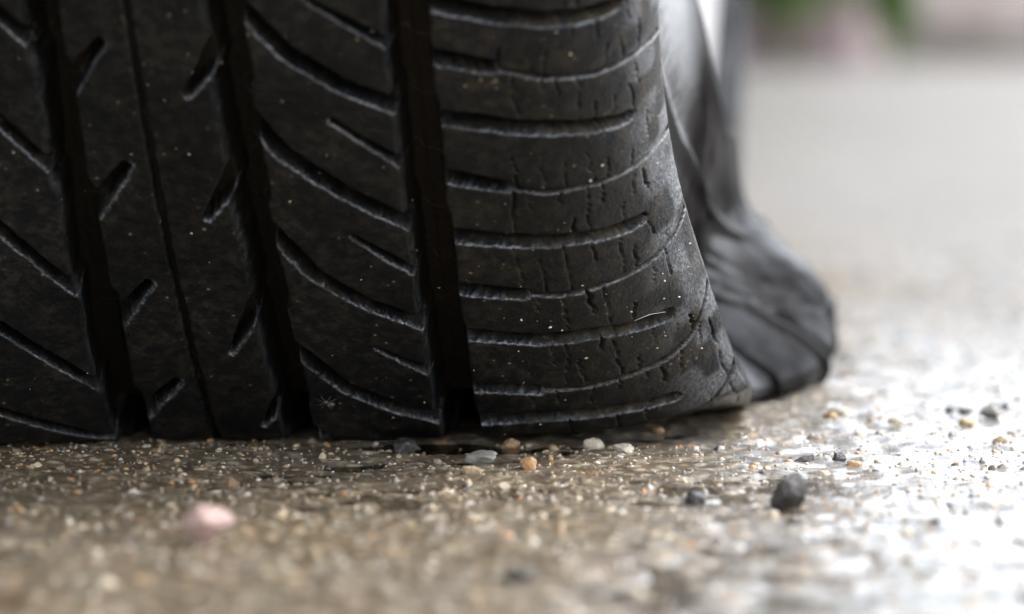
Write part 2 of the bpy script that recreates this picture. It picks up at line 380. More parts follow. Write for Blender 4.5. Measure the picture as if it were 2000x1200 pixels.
vis.sort(key=lambda i:-pts[i][2]/pts[i][1]); big=set(vis[:280])
bv=[];bf=[];bc=[];nv=0
for i,(x,y,r) in enumerate(pts):
    k=int(rng.integers(8)); col=PAL[rng.choice(len(PAL),p=PW)]*rng.uniform(0.8,1.15); ks=float(smooth(0.115,0.06,TYX(x,y)[0]))*rng.uniform(0.3,1.0); col=col*(1-ks)+col*np.array([0.74,0.62,0.45])*ks
    a=rng.uniform(0,6.28); tilt=rng.uniform(-0.35,0.35); sc=np.array([1,rng.uniform(0.75,1.1),rng.uniform(0.75,1.15)])*r
    z=float(gheight(np.array(x),np.array(y)))+r*rng.uniform(-0.52,0.05)
    E=Euler((tilt,rng.uniform(-.3,.3),a)).to_matrix()
    if i in big:
        o=bpy.data.objects.new('pebble',protos[k]); COL.objects.link(o); o.parent=ground
        o.location=(x,y,z); o.rotation_euler=E.to_euler(); o.scale=tuple(sc); o.color=(*[float(min(1,c)) for c in col],1)
    else:
        v=(PV[k]*sc)@np.array(E).T+np.array([x,y,z]); bv.append(v); bf.append(PF[k]+nv); nv+=len(v); bc.append(np.tile(np.append(np.clip(col,0,1),1),(len(v),1)))
me=mesh_np('small_pebbles',np.vstack(bv),np.vstack(bf),False); me.materials.append(M_STV)
ca=me.color_attributes.new('tint','FLOAT_COLOR','POINT'); ca.data.foreach_set('color',np.vstack(bc).astype(np.float32).ravel())
o=link('small_pebbles',me,None,ground); tag(o,kind='stuff')
# ------------------------------------------------------------------ flat tyre
tyre=empty('flat_tyre',tuple(ORG),-PSI)
tag(tyre,'deflated black tyre with a worn wet tread sagging onto the concrete','tyre')
# tread pattern in millimetres: profile coordinate q (right of the centre line), path coordinate s (up the front from the contact edge)
PIT=26.6
GROOVES=[]   # (points [(q,s)], half widths, depth, wall, kind)
def gr(pts,hw,dep,wall=0.55,kind='x'):
    if not hasattr(hw,'__len__'): hw=[hw]*len(pts)
    GROOVES.append((np.array(pts,float),np.array(hw,float),dep,wall,kind))
def zz(c,amp,ph):   # a circumferential line that wanders in and out once per pitch
    s=np.arange(-60,330,2.0); return [(c+amp*((((v-ph)/PIT)%1.0)-0.5)*2,v) for v in s]
gr(zz(-12.8,0.5,18),2.75,8.5,0.7,'main'); gr(zz(17.4,-0.5,14),2.75,8.5,0.7,'main'); gr(zz(47.3,0.3,9),3.25,8.8,0.9,'main'); gr(zz(-48.5,0.3,9),3.2,6.5,0.9,'main')
gr([(1.4,v) for v in np.arange(-60,330,3.0)],0.55,1.3,0.5,'centre')
for q0,s0,q1,s1 in ((-10,93.2,-4,101),(-9.5,66.2,-3.2,75.2),(-10,38,-3.4,47.2),(-10,10.4,-2.8,19.6),(-10,120,-4,128.5)):
    gr([(q0-1.5,s0-2),(q1,s1)],[1.7,0.75],4.2,0.6)
for q0,s0,q1,s1 in ((14.4,97.6,9.2,90.4),(14.6,72.0,9.0,63.4),(15.4,42.4,8.4,28.6),(16.2,14.4,11,6),(14.4,125,9.2,117)):
    gr([(q0+1.2,s0+2),(q1,s1)],[1.9,0.45],3.6,0.7)
Lc=[[(-46,146),(-30,134),(-15,126)],[(-46,134),(-30,116.5),(-20,106),(-15,100.2)],[(-46,108),(-32,94.5),(-23.6,84.8),(-15.5,74.2)],[(-46,85),(-36,73),(-27.6,62),(-15.5,45.0)],[(-46,55),(-40,48),(-32,38.4),(-15.5,18.0)],[(-46,20),(-37.2,13.6),(-20,2.8),(-15,0.5)],[(-46,-6),(-15,-25)]]
for c in Lc: gr(c,[0.95]*len(c),4.8,0.6)
for c in ([(-46,118),(-38,108)],[(-46,92),(-38,84)],[(-46,68),(-38,60)],[(-46,38),(-36.2,24)],[(-46,9),(-39,4)]): gr(c,[0.8,0.35],3.0,0.5)
Dc=[[(18.5,137),(24.5,128),(34,119),(45,112.5)],[(18.5,110),(26.8,98.6),(34.8,92),(45,86.6)],[(18.7,87),(24.4,77.3),(34,68.2),(45,60.4)],[(19.5,61),(26.4,48.8),(34.8,41),(46,34.2)],[(19.5,30.5),(28,17.4),(36.8,10.6),(46,6.2)],[(19.5,4),(28,-9),(46,-20)]]
for c in Dc: gr(c,[1.15,1.3,1.3,1.3][:len(c)],5.0,0.55,'D')
for c in ([(31.2,108.8),(45,99)],[(33.2,84.4),(45,74)],[(34,58.4),(45,48.4)],[(35.2,28.8),(46,20.2)],[(31.5,135),(45,125)]): gr(c,[0.3,0.85],3.2,0.5)
Ac=[[(48,134),(62,130),(75,127),(82,126)],[(48,108.6),(61.2,104.8),(68.4,103.6),(75.2,102.4),(82.5,102)],[(48,85.3),(62.8,82),(71.2,80.8),(84.2,77.2)],[(48,58.6),(60.8,56),(71.2,55.2),(84.2,52.8)],[(48,32.6),(63.6,30),(72,30),(85.5,27.4)],[(48,6),(66,6.8),(74,6.8),(83,6.0)],[(48,-18),(84,-18)]]
for c in Ac: gr(c,list(np.linspace(1.45,1.05,len(c))),5.2,0.5,'A')
Bc=[[(48,121),(60.4,118.5),(68.4,117),(77.6,116),(84,116),(91,115.6),(97,114)],[(48,98),(60.4,94.4),(68.4,92),(77.6,90.4),(84,90),(90.8,89.4),(97,88)],[(48,72.6),(60.8,68.8),(66.8,67.4),(73.2,67),(83.2,66),(92.4,65.6),(97,64.6)],[(48,45),(62,42.4),(68.4,41.8),(77.2,42.2),(85.6,42.6),(91.6,43.6),(97,45)],[(48,17.2),(62.4,15.2),(70.8,15.2),(78.8,16.6),(84,17.4),(89.2,20),(97,26)],[(80,-14),(86,-6),(91,1),(97,6)]]
for c in Bc[:5]:
    gr([c[0],c[1]],[1.35,1.1],5.0,0.5,'B'); gr(c[1:],[0.30]+[0.20]*(len(c)-3)+[0.38],2.4,0.36,'Bt')
gr(Bc[5],0.42,2.4,0.4,'Bt')
# age cracks across the shoulder blocks
CR=[]
def sA(curves,k,q): c=np.array(curves[k]); return np.interp(q,c[:,0],c[:,1])
rc=np.random.default_rng(21)
rows=[]
for k in range(0,5): rows.append((Ac[k+1],Bc[k+1]) if k<4 else (Ac[5],Bc[5]))
order=[]
allc=[(np.array(c),'A') for c in Ac]+[(np.array(c),'B') for c in Bc[:5]]
allc.sort(key=lambda c:-np.interp(70,c[0][:,0],c[0][:,1]))
for j in range(len(allc)-1):
    up,dn=allc[j][0],allc[j+1][0]
    q=61.0+rc.uniform(0,3)
    while q<90:
        su=np.interp(q,up[:,0],up[:,1]); sd_=np.interp(q,dn[:,0],dn[:,1]); g=su-sd_
        m=rc.random(); w=rc.uniform(0.01,0.07)+(0.13 if rc.random()<0.12 else 0); jig=rc.uniform(-0.9,0.9)
        if q>82 and m<0.35: a,b=0.15,0.55
        elif m<0.24: a,b=0.0,1.0
        elif m<0.6: a,b=rc.uniform(0.4,0.65),1.0
        else: a,b=0.0,rc.uniform(0.25,0.6)
        n=7; tt=np.linspace(a,b,n)
        # t=0 at the upper groove, 1 at the lower one
        P=[(q+jig*(t-0.5)*2+rc.normal()*0.22,su-g*t) for t in tt]
        hw=[w*(0.4+0.6*math.sin(math.pi*min(1,0.25+0.6*i/(n-1))))for i in range(n)]
        if a>0: hw[0]=0.04
        if b<1: hw[-1]=0.04
        gr(P,hw,rc.uniform(0.7,1.9),0.28,'crack'); q+=rc.uniform(2.0,5.0)
# torn crease running round the edge of the shoulder near the ground
for a,b in ((20,13),(11.5,4),(3,-9),(-12,-24)):
    ss=np.linspace(a,b,6); gr([(93.6+rc.normal()*0.2,v) for v in ss],[0.03,0.16,0.08,0.2,0.1,0.03],1.0,0.35,'crease')
def dist_poly(Q,S,pts,hw):
    best=np.full(Q.shape,1e9); side=np.zeros(Q.shape)
    for i in range(len(pts)-1):
        a,b=pts[i],pts[i+1]; d=b-a; L2=(d*d).sum()+1e-9
        t=np.clip(((Q-a[0])*d[0]+(S-a[1])*d[1])/L2,0,1)
        dd=np.hypot(Q-(a[0]+t*d[0]),S-(a[1]+t*d[1]))-(hw[i]*(1-t)+hw[i+1]*t)
        cr=np.sign(d[0]*(S-a[1])-d[1]*(Q-a[0])); side=np.where(dd<best,cr,side)
        best=np.minimum(best,dd)
    return best,side
# sampling of the whole tyre surface
sd=np.arange(-22,126,0.3); up_=126+np.cumsum(np.minimum(0.5*1.08**np.arange(400),9)); TOT=PTOT*1000
dn_=-22-np.cumsum(np.concatenate([np.minimum(0.4*1.05**np.arange(125),0.9),np.minimum(0.9*1.05**np.arange(400),3.0)])); dn_=dn_[dn_>-400][::-1]
up_=up_[up_<TOT+dn_[0]-2]
sv_=np.concatenate([dn_,sd,up_])
qr=np.concatenate([np.arange(-46,100,0.3),100+np.cumsum(np.minimum(0.3*1.05**np.arange(200),0.9))]); qe=QEND*1000; qr=np.append(qr[qr<qe-0.8],qe)
ql=-46-np.cumsum(np.minimum(0.35*1.06**np.arange(300),1.5)); ql=np.append(ql[ql>-qe+1],-qe)[::-1]
qv=np.concatenate([ql,qr])
Q,S=np.meshgrid(qv,sv_,indexing='ij')
H=np.zeros_like(Q); dirt=np.zeros_like(Q); wet=np.zeros_like(Q); groove_shade=np.zeros_like(Q)
keep=1-smooth(140,170,S)
jit=0.10*noise2(Q,S,1.3,31)+0.14*noise2(Q,S,5.0,32)
for pts_,hw,dep,wall,kind in GROOVES:
    pad=hw.max()+3.0
    qi=np.where((qv>pts_[:,0].min()-pad)&(qv<pts_[:,0].max()+pad))[0]; si=np.where((sv_>pts_[:,1].min()-pad)&(sv_<pts_[:,1].max()+pad))[0]
    if len(qi)<2 or len(si)<2: continue
    sl=np.ix_(qi,si); q_,s_=Q[sl],S[sl]
    d,side=dist_poly(q_,s_,pts_,hw); d=d+(jit[sl] if kind not in('crack','crease') else 0)
    if pts_[-1][0]<pts_[0][0]-1: side=-side            # side<0: below the groove (for rings: to its right)
    if kind=='main': low=side>0; wl=np.where(low,2.0,wall)          # walls facing the open side are chamfered
    elif kind in('A','B','D','x'): low=side<0; wl=np.where(low,wall*0.95,wall)
    else: low=side<0; wl=wall+0*d
    d=d+(0.16*noise2(q_,s_,0.9,57) if kind in('A','B','D','x') else 0)*low
    prof=smooth(wl*0.5,-wl*0.5,d)*dep
    la=np.where(low,0.26,0.10) if kind in('A','B','D','Bt','x') else np.where(low,0.30,0.10) if kind=='main' else 0.10
    lip=la*np.exp(-np.maximum(d,0)/0.30)*(d<2)
    if kind in('A','B','D'): lip=lip+0.22*np.exp(-np.maximum(d,0)/1.1)*smooth(3.0,1.5,d)
    if kind in('A','B','D','x','main','Bt'): wet[sl]=np.maximum(wet[sl],np.exp(-((d-0.50)/0.15)**2)*low*(0.45+0.55*smooth(-0.5,0.3,noise2(q_,s_,7.0,59)))*(0.35 if kind=='main' else 1.0))  # lip band: wet gloss plus the painted pale glint
    if kind in('crack','crease'): lip=0.05*np.exp(-np.maximum(d,0)/0.3)
    h=-(prof+lip)*(1 if kind in('main',) else keep[sl])
    H[sl]=np.minimum(H[sl],h)
    if kind in('A','B','Bt'):
        # brown dust gathered on the lower lips, towards the shoulder
        up=smooth(58,74,q_)*np.exp(-((d-0.12)/0.2)**2)*low
        dirt[sl]=np.maximum(dirt[sl],0.85*up)
    if kind=='crack': dirt[sl]=np.maximum(dirt[sl],0.35*smooth(0.5,0.05,d)*(noise2(q_,s_,2.5,40)>0.0))
    if kind in('main','x','D','centre'): groove_shade[sl]=np.maximum(groove_shade[sl],smooth(0.0,-0.5,d))  # groove floors that get the painted shade
wet=np.maximum(wet,0.45*smooth(80,92,Q)*(Q<97.6)*smooth(-0.5,0.5,noise2(Q,S,4.0,58)))  # shoulder edge: grazing sky reflection painted grey by the same mask
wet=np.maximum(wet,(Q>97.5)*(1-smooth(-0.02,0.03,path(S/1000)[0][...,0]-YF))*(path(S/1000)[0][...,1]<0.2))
# wear: shallow unevenness, scuffs across the tread
H+=0.05*noise2(Q,S,9,33)+0.03*noise2(Q,S*3,2.2,34)
# sharp moulding edge where the shoulder ends, a hollow behind it, concentric ribs on the sidewall
qs=QS*1000; A_=np.abs(Q)
for c,w,a in ((qs+37,0.8,1.0),(qs+39.5,0.7,-0.7),(qs+48,0.7,0.6),(qs+62,2.2,1.4)): H+=a*np.exp(-((A_-c)/w)**2)
def fold(pts,w,a):
    global H
    d,_=dist_poly(Q,S,np.array(pts,float),[0]*len(pts)); H+=np.where(Q>97,a*np.exp(-(d/w)**2),0)
# folds and creases in the squashed sidewall
fold([(131,-45),(132.7,-57),(134.3,-65),(134.7,-76),(129.4,-87),(121.3,-95),(114,-100)],1.4,1.5)
fold([(134,-45),(135.7,-57),(137.3,-65),(137.9,-76),(132.4,-89.5),(124,-98.5),(116,-104)],1.3,-1.3)
fold([(144,-60),(143.6,-76),(141.2,-90),(132.7,-103),(122,-112)],1.6,0.7)
fold([(147,-60),(146.6,-77),(144,-92.5),(135.2,-106),(124,-116)],1.4,-0.7)
fold([(128,-58),(124.6,-62),(118,-69),(112.8,-71.6),(106,-74)],0.9,-1.6)
fold([(158,-100),(146,-112),(132,-118),(120,-124)],1.2,-0.6)
dirt=np.maximum(dirt,0.40*smooth(72,88,Q)*smooth(0.05,0.5,noise2(Q,S,3.0,41)+0.6*noise2(Q,S,1.0,42))*(Q<97)*smooth(0,20,S))
W=surf(Q/1000,S/1000)
n_=np.cross(np.gradient(W,axis=0),np.gradient(W,axis=1)); n_/=np.linalg.norm(n_,axis=-1)[...,None]+1e-12
# make normals point outward (away from the section's middle)
mid=surf(np.array([0.0]),np.array([0.05])); iq=np.argmin(abs(qv)); is_=np.argmin(abs(sv_-50))
if n_[iq,is_,1]>0: n_=-n_; FLIP=True
else: FLIP=False
W=W+n_*(H/1000)[...,None]
W[...,2]=np.where(W[...,2]<0,-0.0006*(1-np.exp(W[...,2]/0.0006)),W[...,2])
wrap=surf(qv/1000,np.full_like(qv,(sv_[0]+TOT)/1000))
# close the loop
Wc=np.concatenate([W,W[:,:1]],axis=1); Dc_=np.concatenate([dirt,dirt[:,:1]],axis=1); Wt_=np.concatenate([wet,wet[:,:1]],axis=1); Mu_=np.concatenate([groove_shade,groove_shade[:,:1]],axis=1); Hc=np.concatenate([H,H[:,:1]],axis=1)
nq,ns=Wc.shape[:2]
N2=np.cross(np.gradient(Wc,axis=0),np.gradient(Wc,axis=1)); N2/=np.linalg.norm(N2,axis=-1)[...,None]+1e-12
if FLIP: N2=-N2
faces=grid_faces(nq,ns)
if not FLIP: pass
fm=faces.reshape(-1,4)
# orient the faces with the outward normals
v0,v1,v2=(Wc.reshape(-1,3)[fm[len(fm)//2,k]] for k in (0,1,2))
if np.dot(np.cross(v1-v0,v2-v0),N2.reshape(-1,3)[fm[len(fm)//2,0]])<0: fm=fm[:,::-1]
qc=0.5*(qv[:-1]+qv[1:])[:,None]+0*sv_[None,:]; sl_=np.append(sv_,sv_[-1]+5); sc_=0.5*(sl_[:-1]+sl_[1:])[None,:]+0*qc
Hf=0.25*(Hc[:-1,:-1]+Hc[1:,:-1]+Hc[:-1,1:]+Hc[1:,1:])
def count_above(curves,q,s):
    n=np.zeros(q.shape,int)
    for c in curves:
        c=np.array(c); n+=(s<np.interp(q,c[:,0],c[:,1]))
    return n
lab=np.zeros(qc.shape,int)      # 0 tread base (groove floors)
dense=(sc_>-21)&(sc_<126)
mg=lambda k,d: np.interp(sc_,GROOVES[k][0][:,1],GROOVES[k][0][:,0])+d
g1,g2,g3,g0=(np.interp(sc_,GROOVES[k][0][:,1],GROOVES[k][0][:,0]) for k in (0,1,2,3))
top=dense&(Hf>-2.2)
AB=[c.tolist() for c,_ in allc]
ABm=[[(-q,s) for q,s in c][::-1] for c in AB]
lab=np.where(top&(qc>g3+2.5)&(qc<97),100+count_above(AB,qc,sc_),lab)
lab=np.where(top&(qc>g2+2)&(qc<g3-2.5),200+count_above(Dc,qc,sc_),lab)
lab=np.where(top&(qc>g1+2)&(qc<1.4),300,lab); lab=np.where(top&(qc>=1.4)&(qc<g2-2),301,lab)
lab=np.where(top&(qc<g1-2)&(qc>g0+2.5),400+count_above(Lc,qc,sc_),lab)
lab=np.where((qc>=97),1,lab); lab=np.where((qc<=-97),2,lab)
lab=lab.ravel()
VW=Wc.reshape(-1,3); VN=N2.reshape(-1,3); VD=Dc_.ravel(); VT=Wt_.ravel(); VM=Mu_.ravel()
def submesh(name,sel,mat):
    f=fm[sel]; u,inv=np.unique(f,return_inverse=True); 
    me=mesh_np(name,VW[u],inv.reshape(f.shape)); me.materials.append(mat)
    at=me.attributes.new('dirt','FLOAT','POINT'); at.data.foreach_set('value',VD[u].astype(np.float32))
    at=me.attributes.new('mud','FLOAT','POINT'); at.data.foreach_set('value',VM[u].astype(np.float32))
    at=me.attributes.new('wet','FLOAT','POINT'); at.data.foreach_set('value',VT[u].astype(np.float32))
    me.normals_split_custom_set_from_vertices(VN[u].tolist())
    return link(name,me,None,tyre)
for L in np.unique(lab):
    sel=np.where(lab==L)[0]
    if L>=100 and len(sel)<60: lab[sel]=0; continue
for L in np.unique(lab):
    sel=np.where(lab==L)[0]
    nm='tread_base' if L==0 else 'sidewall' if L in(1,2) else 'centre_rib' if 300<=L<400 else 'tread_block'
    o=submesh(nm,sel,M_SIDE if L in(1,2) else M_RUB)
# wheel
def lathe(name,prof,n,mat,parent,loc=(0,0,0)):
    P=np.array(prof); a=np.linspace(0,2*math.pi,n,endpoint=False)
    V=np.stack([P[:,0][None,:]+0*a[:,None],np.sin(a)[:,None]*P[:,1][None,:],np.cos(a)[:,None]*P[:,1][None,:]],-1)
    k=len(P); f=[]
    for i in range(n):
        for j in range(k-1): f.append((i*k+j,i*k+j+1,((i+1)%n)*k+j+1,((i+1)%n)*k+j))
    me=mesh_np(name,V.reshape(-1,3),np.array(f)); me.materials.append(mat); o=link(name,me,None,parent); o.location=loc; return o
wheel=lathe('wheel_rim',[(-0.082,0.190),(-0.083,0.206),(-0.078,0.208),(-0.074,0.196),(-0.06,0.188),(-0.03,0.17),(0.03,0.17),(0.06,0.188),(0.070,0.194),(0.0735,0.207),(0.0765,0.2075),(0.077,0.203),(0.074,0.190),(0.055,0.180),(0.045,0.165),(0.052,0.12),(0.060,0.07),(0.050,0.065),(0.050,0.0)],96,M_RIM,tyre,(0,0,ZC))
# ------------------------------------------------------------------ car above the tyre (out of frame, shades the tread)
car=empty('parked_car',tuple(ORG),-PSI); tag(car,'dark car body standing over the deflated tyre','car')
def prism(name,poly,x0,x1,mat,parent,bev=0.0):
    bm=bmesh.new(); n=len(poly)
    a=[bm.verts.new((x0,y,z)) for y,z in poly]; b=[bm.verts.new((x1,y,z)) for y,z in poly]
    bm.faces.new(a[::-1]); bm.faces.new(b)
    for i in range(n): bm.faces.new((a[i],a[(i+1)%n],b[(i+1)%n],b[i]))
    bmesh.ops.recalc_face_normals(bm,faces=bm.faces)
    if bev: bmesh.ops.bevel(bm,geom=[e for e in bm.edges],offset=bev,segments=2,affect='EDGES',profile=0.6)
    me=bpy.data.meshes.new(name); bm.to_mesh(me); bm.free(); me.materials.append(mat); return link(name,me,None,parent)
def arch(yc,r,n=14): return [(yc+r*math.cos(t),ZC+0.03+r*math.sin(t)) for t in np.linspace(-0.25,math.pi+0.25,n)]
side=[(-0.49,0.24),(-0.53,0.42),(-0.52,0.62),(-0.48,0.74),(0.30,0.90),(3.10,0.95),(3.25,0.70),(3.28,0.40),(3.20,0.25)]
side+=arch(2.55,0.36)[::1]+arch(0.0,0.36)
for x0,x1 in ((0.035,0.105),(-1.62,-1.55)): prism('side_panel',side,x0,x1,M_PAINT,car)
prism('engine_bay',[(-0.48,0.22),(-0.52,0.42),(-0.51,0.61),(-0.47,0.73),(0.30,0.885),(3.08,0.935),(3.22,0.69),(3.2,0.26),(0.45,0.20),(0.42,0.66),(-0.42,0.64),(-0.42,0.20)],-1.55,0.033,M_PLAS,car)
prism('cabin',[(0.35,0.90),(1.05,1.38),(2.45,1.42),(3.05,0.95)],-1.42,-0.10,M_GLASS,car)
prism('roof',[(1.02,1.385),(1.08,1.43),(2.42,1.46),(2.50,1.42)],-1.40,-0.12,M_PAINT,car,0.01)
prism('inner_wing',[(-0.415,0.24),(-0.415,0.63),(0.415,0.65),(0.415,0.24)],-0.30,-0.26,M_PLAS,car)
# ------------------------------------------------------------------ loose stones on the concrete
def loose(px,py,wpx,hpx,col,label,seed,sharp=False,flat=None,rot=None,sink=0.26,rough=0.22,cat='stone'):
    g=pix_ground(px,py); dist=math.hypot(g[1],CAMH); w=wpx*dist/F/2; h=hpx*dist/F/2
    me=rock_mesh('loose_stone',seed,1.0,4,rough,sharp)
    V=np.array([v.co[:] for v in me.vertices]); V=V-(V.max(0)+V.min(0))/2; V/=np.abs(V).max(0)
    V*=np.array([w,w*0.85,h*1.05]); me.vertices.foreach_set('co',V.astype(np.float32).ravel()); me.update()
    me.materials.append(M_STO)
    o=link('loose_stone',me,None); z=float(gheight(np.array(g[0]),np.array(g[1])))
    o.location=(g[0],g[1]+w*0.6,z+h*(1-2*sink)); o.rotation_euler=(0,0,rot or 0.0); o.color=(*col,1)
    tag(o,label,cat,'loose stones lying on the wet concrete'); return o
loose(405,1078,106,82,(0.42,0.28,0.245),'rounded pink pebble in the blurred foreground at lower left',35,True,sink=0.08)
loose(1540,990,74,72,(0.012,0.012,0.014),'largest black angular stone, in the white glare at right',2,True,sink=0.05)
loose(1362,975,46,28,(0.02,0.02,0.024),'small flat black stone left of the largest black stone',3,True)
loose(795,890,54,36,(0.018,0.019,0.024),'dark blue grey pointed stone in front of the tread',4,True)
loose(940,908,64,30,(0.24,0.225,0.195),'wide grey wedge shaped stone in front of the tread groove',5,True)
loose(996,872,40,26,(0.36,0.24,0.13),'tan angular pebble just below the water line of the tyre',6,True)
loose(1032,918,34,32,(0.40,0.22,0.09),'round orange pebble in front of the shoulder of the tyre',7)
loose(1160,876,42,28,(0.50,0.43,0.32),'plump cream pebble below the shoulder of the tyre',8)
loose(1218,884,44,20,(0.48,0.42,0.33),'long flat cream chip right of the plump cream pebble',9,True)
loose(1285,847,28,17,(0.40,0.25,0.11),'small amber pebble nearest the right end of the water line',10)
loose(1938,822,48,34,(0.30,0.29,0.27),'pointed grey chip standing at the far right edge',11,True,sink=0.02)
loose(1885,812,26,17,(0.03,0.03,0.035),'tiny black chip left of the pointed grey chip',12,True)
loose(1856,811,22,15,(0.03,0.03,0.035),'tiny black chip second left of the pointed grey chip',13,True)
loose(1890,834,34,18,(0.42,0.30,0.13),'amber pebble lying below the two tiny black chips',14)
loose(1623,826,30,17,(0.42,0.29,0.12),'amber pebble alone in the middle of the white glare',15)
loose(1638,816,40,20,(0.38,0.34,0.26),'dull olive pebble just behind the lone amber pebble',16)
loose(1752,830,40,20,(0.55,0.48,0.36),'beige pebble midway along the row of chips at right',17)
loose(1670,911,30,14,(0.46,0.24,0.10),'flat orange pebble above the largest black stone',18)
loose(1640,903,28,22,(0.04,0.04,0.045),'small black pebble touching the flat orange pebble',19,True)
loose(1018,1142,66,34,(0.03,0.03,0.032),'blurred black pebble near the bottom edge of the picture',20,True)
loose(1955,865,30,20,(0.36,0.25,0.14),'tan orange pebble near the right edge below the chips',21)
# rust coloured grit washed against the right end of the contact
# (small grains, nobody could count them)
gvs=[];gfs=[];gcs=[];nn=0
for _ in range(1400):
    t=rng.random(); px=1240+t*230+rng.normal()*10; py=812-t*50+rng.normal()*9
    g=pix_ground(px,py); r=0.00042*math.exp(0.4*rng.normal()); k=int(rng.integers(8))
    v=PV[k]*r+np.array([g[0],g[1],float(gheight(np.array(g[0]),np.array(g[1])))+r*0.2+0.0003*rng.random()]); gvs.append(v); gfs.append(PF[k]+nn); nn+=len(v)
    c=np.array([(0.30,0.14,0.07),(0.24,0.16,0.09),(0.38,0.24,0.13),(0.40,0.36,0.3)][int(rng.integers(4))]); gcs.append(np.tile(np.append(c,1),(len(v),1)))
me=mesh_np('rust_grit',np.vstack(gvs),np.vstack(gfs)); me.materials.append(M_STV)
ca=me.color_attributes.new('tint','FLOAT_COLOR','POINT'); ca.data.foreach_set('color',np.vstack(gcs).astype(np.float32).ravel())
tag(link('rust_grit',me,None),'rust brown grit washed against the foot of the tyre','grit',None,'stuff')
# grit stuck to the tread
gvs=[];gfs=[];gcs=[];nn=0
GP=[(67.2,67.6,.62),(75.3,67.8,.45),(73.5,95.5,.4),(77.5,70,.5),(88,70,.4),(90,62,.35),(83.6,53,.7),(61,36,.35),(66,33.5,.55),(71,24,.6),(79,33,.45),(72,43.5,.4),(55,-.5,.3),(6,60,.4),(88,30,.4),(86,36,.45),(92,34,.35),(84,23,.35),(90,15,.4),(15,94,.45),(24,67,.4),(-22,78,.35),(-2,78,.3),(8,78,.35),(41,101,.5),(44,62,.4),(46,35,.45),(40,36,.3)]
for _ in range(150): 
    q=rng.uniform(50,96) if rng.random()<0.75 else rng.uniform(-30,45); GP.append((q,rng.uniform(3,110),0.16*math.exp(0.35*rng.normal())))
for q,s,r in GP:
    i=int(np.argmin(abs(qv-q))); j=int(np.argmin(abs(sv_-s))); p=W[i,j]+n_[i,j]*r*0.0003; k=int(rng.integers(8))
    v=PV[k]*(r/1000)+p; gvs.append(v); gfs.append(PF[k]+nn); nn+=len(v)
    c=np.array([(0.55,0.47,0.33),(0.50,0.36,0.18),(0.6,0.56,0.5),(0.45,0.28,0.12)][int(rng.integers(4))]); gcs.append(np.tile(np.append(c,1),(len(v),1)))
me=mesh_np('stuck_grit',np.vstack(gvs),np.vstack(gfs)); me.materials.append(M_STV)
ca=me.color_attributes.new('tint','FLOAT_COLOR','POINT'); ca.data.foreach_set('color',np.vstack(gcs).astype(np.float32).ravel())
tag(link('stuck_grit',me,None,tyre),kind='stuff')
def tube(V,r,n=6):
    V=np.array(V,float); k=len(V); T=np.gradient(V,axis=0); T/=np.linalg.norm(T,axis=1)[:,None]
    up=np.array([0.3,0.2,1.0]); A=np.cross(T,up); A/=np.linalg.norm(A,axis=1)[:,None]; B=np.cross(T,A)
    rr=r if hasattr(r,'__len__') else [r]*k; a=np.linspace(0,2*math.pi,n,endpoint=False)
    P=np.stack([V[i]+rr[i]*(np.cos(a)[:,None]*A[i]+np.sin(a)[:,None]*B[i]) for i in range(k)]).reshape(-1,3)
    f=[(i*n+j,i*n+(j+1)%n,(i+1)*n+(j+1)%n,(i+1)*n+j) for i in range(k-1) for j in range(n)]
    return P,np.array(f)
def on_tyre(q,s,h):
    i=int(np.argmin(abs(qv-q))); j=int(np.argmin(abs(sv_-s))); return to_world(W[i,j]+n_[i,j]*h/1000)
# small spider low on the tread
M_SPID=mat_plain('spider_brown',(0.02,0.013,0.01),0.35)
c0=on_tyre(23.8,14.5,1.0); bm=bmesh.new()
for off,r in (((0,0,0),0.00055),((0.0009,0,-0.0004),0.0008)):
    bmesh.ops.create_icosphere(bm,subdivisions=2,radius=r,matrix=Matrix.Translation(Vector(c0)+Vector(off)))
me=bpy.data.meshes.new('spider'); bm.to_mesh(me); bm.free(); sv=[np.array([v.co[:] for v in me.vertices])]; sf=[np.array([p.vertices[:] for p in me.polygons])]
n0=len(sv[0]); tri=sf[0]
for sgn in (-1,1):
    for k in range(4):
        ang=-0.9+0.6*k; e=np.array([sgn*math.cos(ang),0,math.sin(ang)])
        P,f=tube([c0,c0+e*0.0009+np.array([0,-0.0009,0]),c0+e*0.0020+np.array([0,0.0006,0])],[0.00008,0.00006,0.00004],5)
        sv.append(P); t=np.vstack([f[:,[0,1,2]],f[:,[0,2,3]]])+n0; tri=np.vstack([tri,t]); n0+=len(P)
me=mesh_np('spider',np.vstack(sv),tri); me.materials.append(M_SPID); tag(link('spider',me,None),'tiny brown spider clinging low on the tread','spider')
# pale fibres caught on the tread
M_FIB=mat_plain('pale_fibre',(0.7,0.7,0.7),0.4)
for lab_,a,b in (('long pale fibre caught on the shoulder of the tyre',(79,31,0.9),(84.5,29.5,1.0)),('short pale fibre stuck just above the water line',(60,18,0.5),(62,15,0.5))):
    A=on_tyre(*a); B=on_tyre(*b); P,f=tube([A,(A+B)/2+np.array([0,-0.0006,0.0004]),B],[0.00002,0.00003,0.00002],6)
    me=mesh_np('fibre',P,f); me.materials.append(M_FIB); tag(link('fibre',me,None),lab_,'fibre')
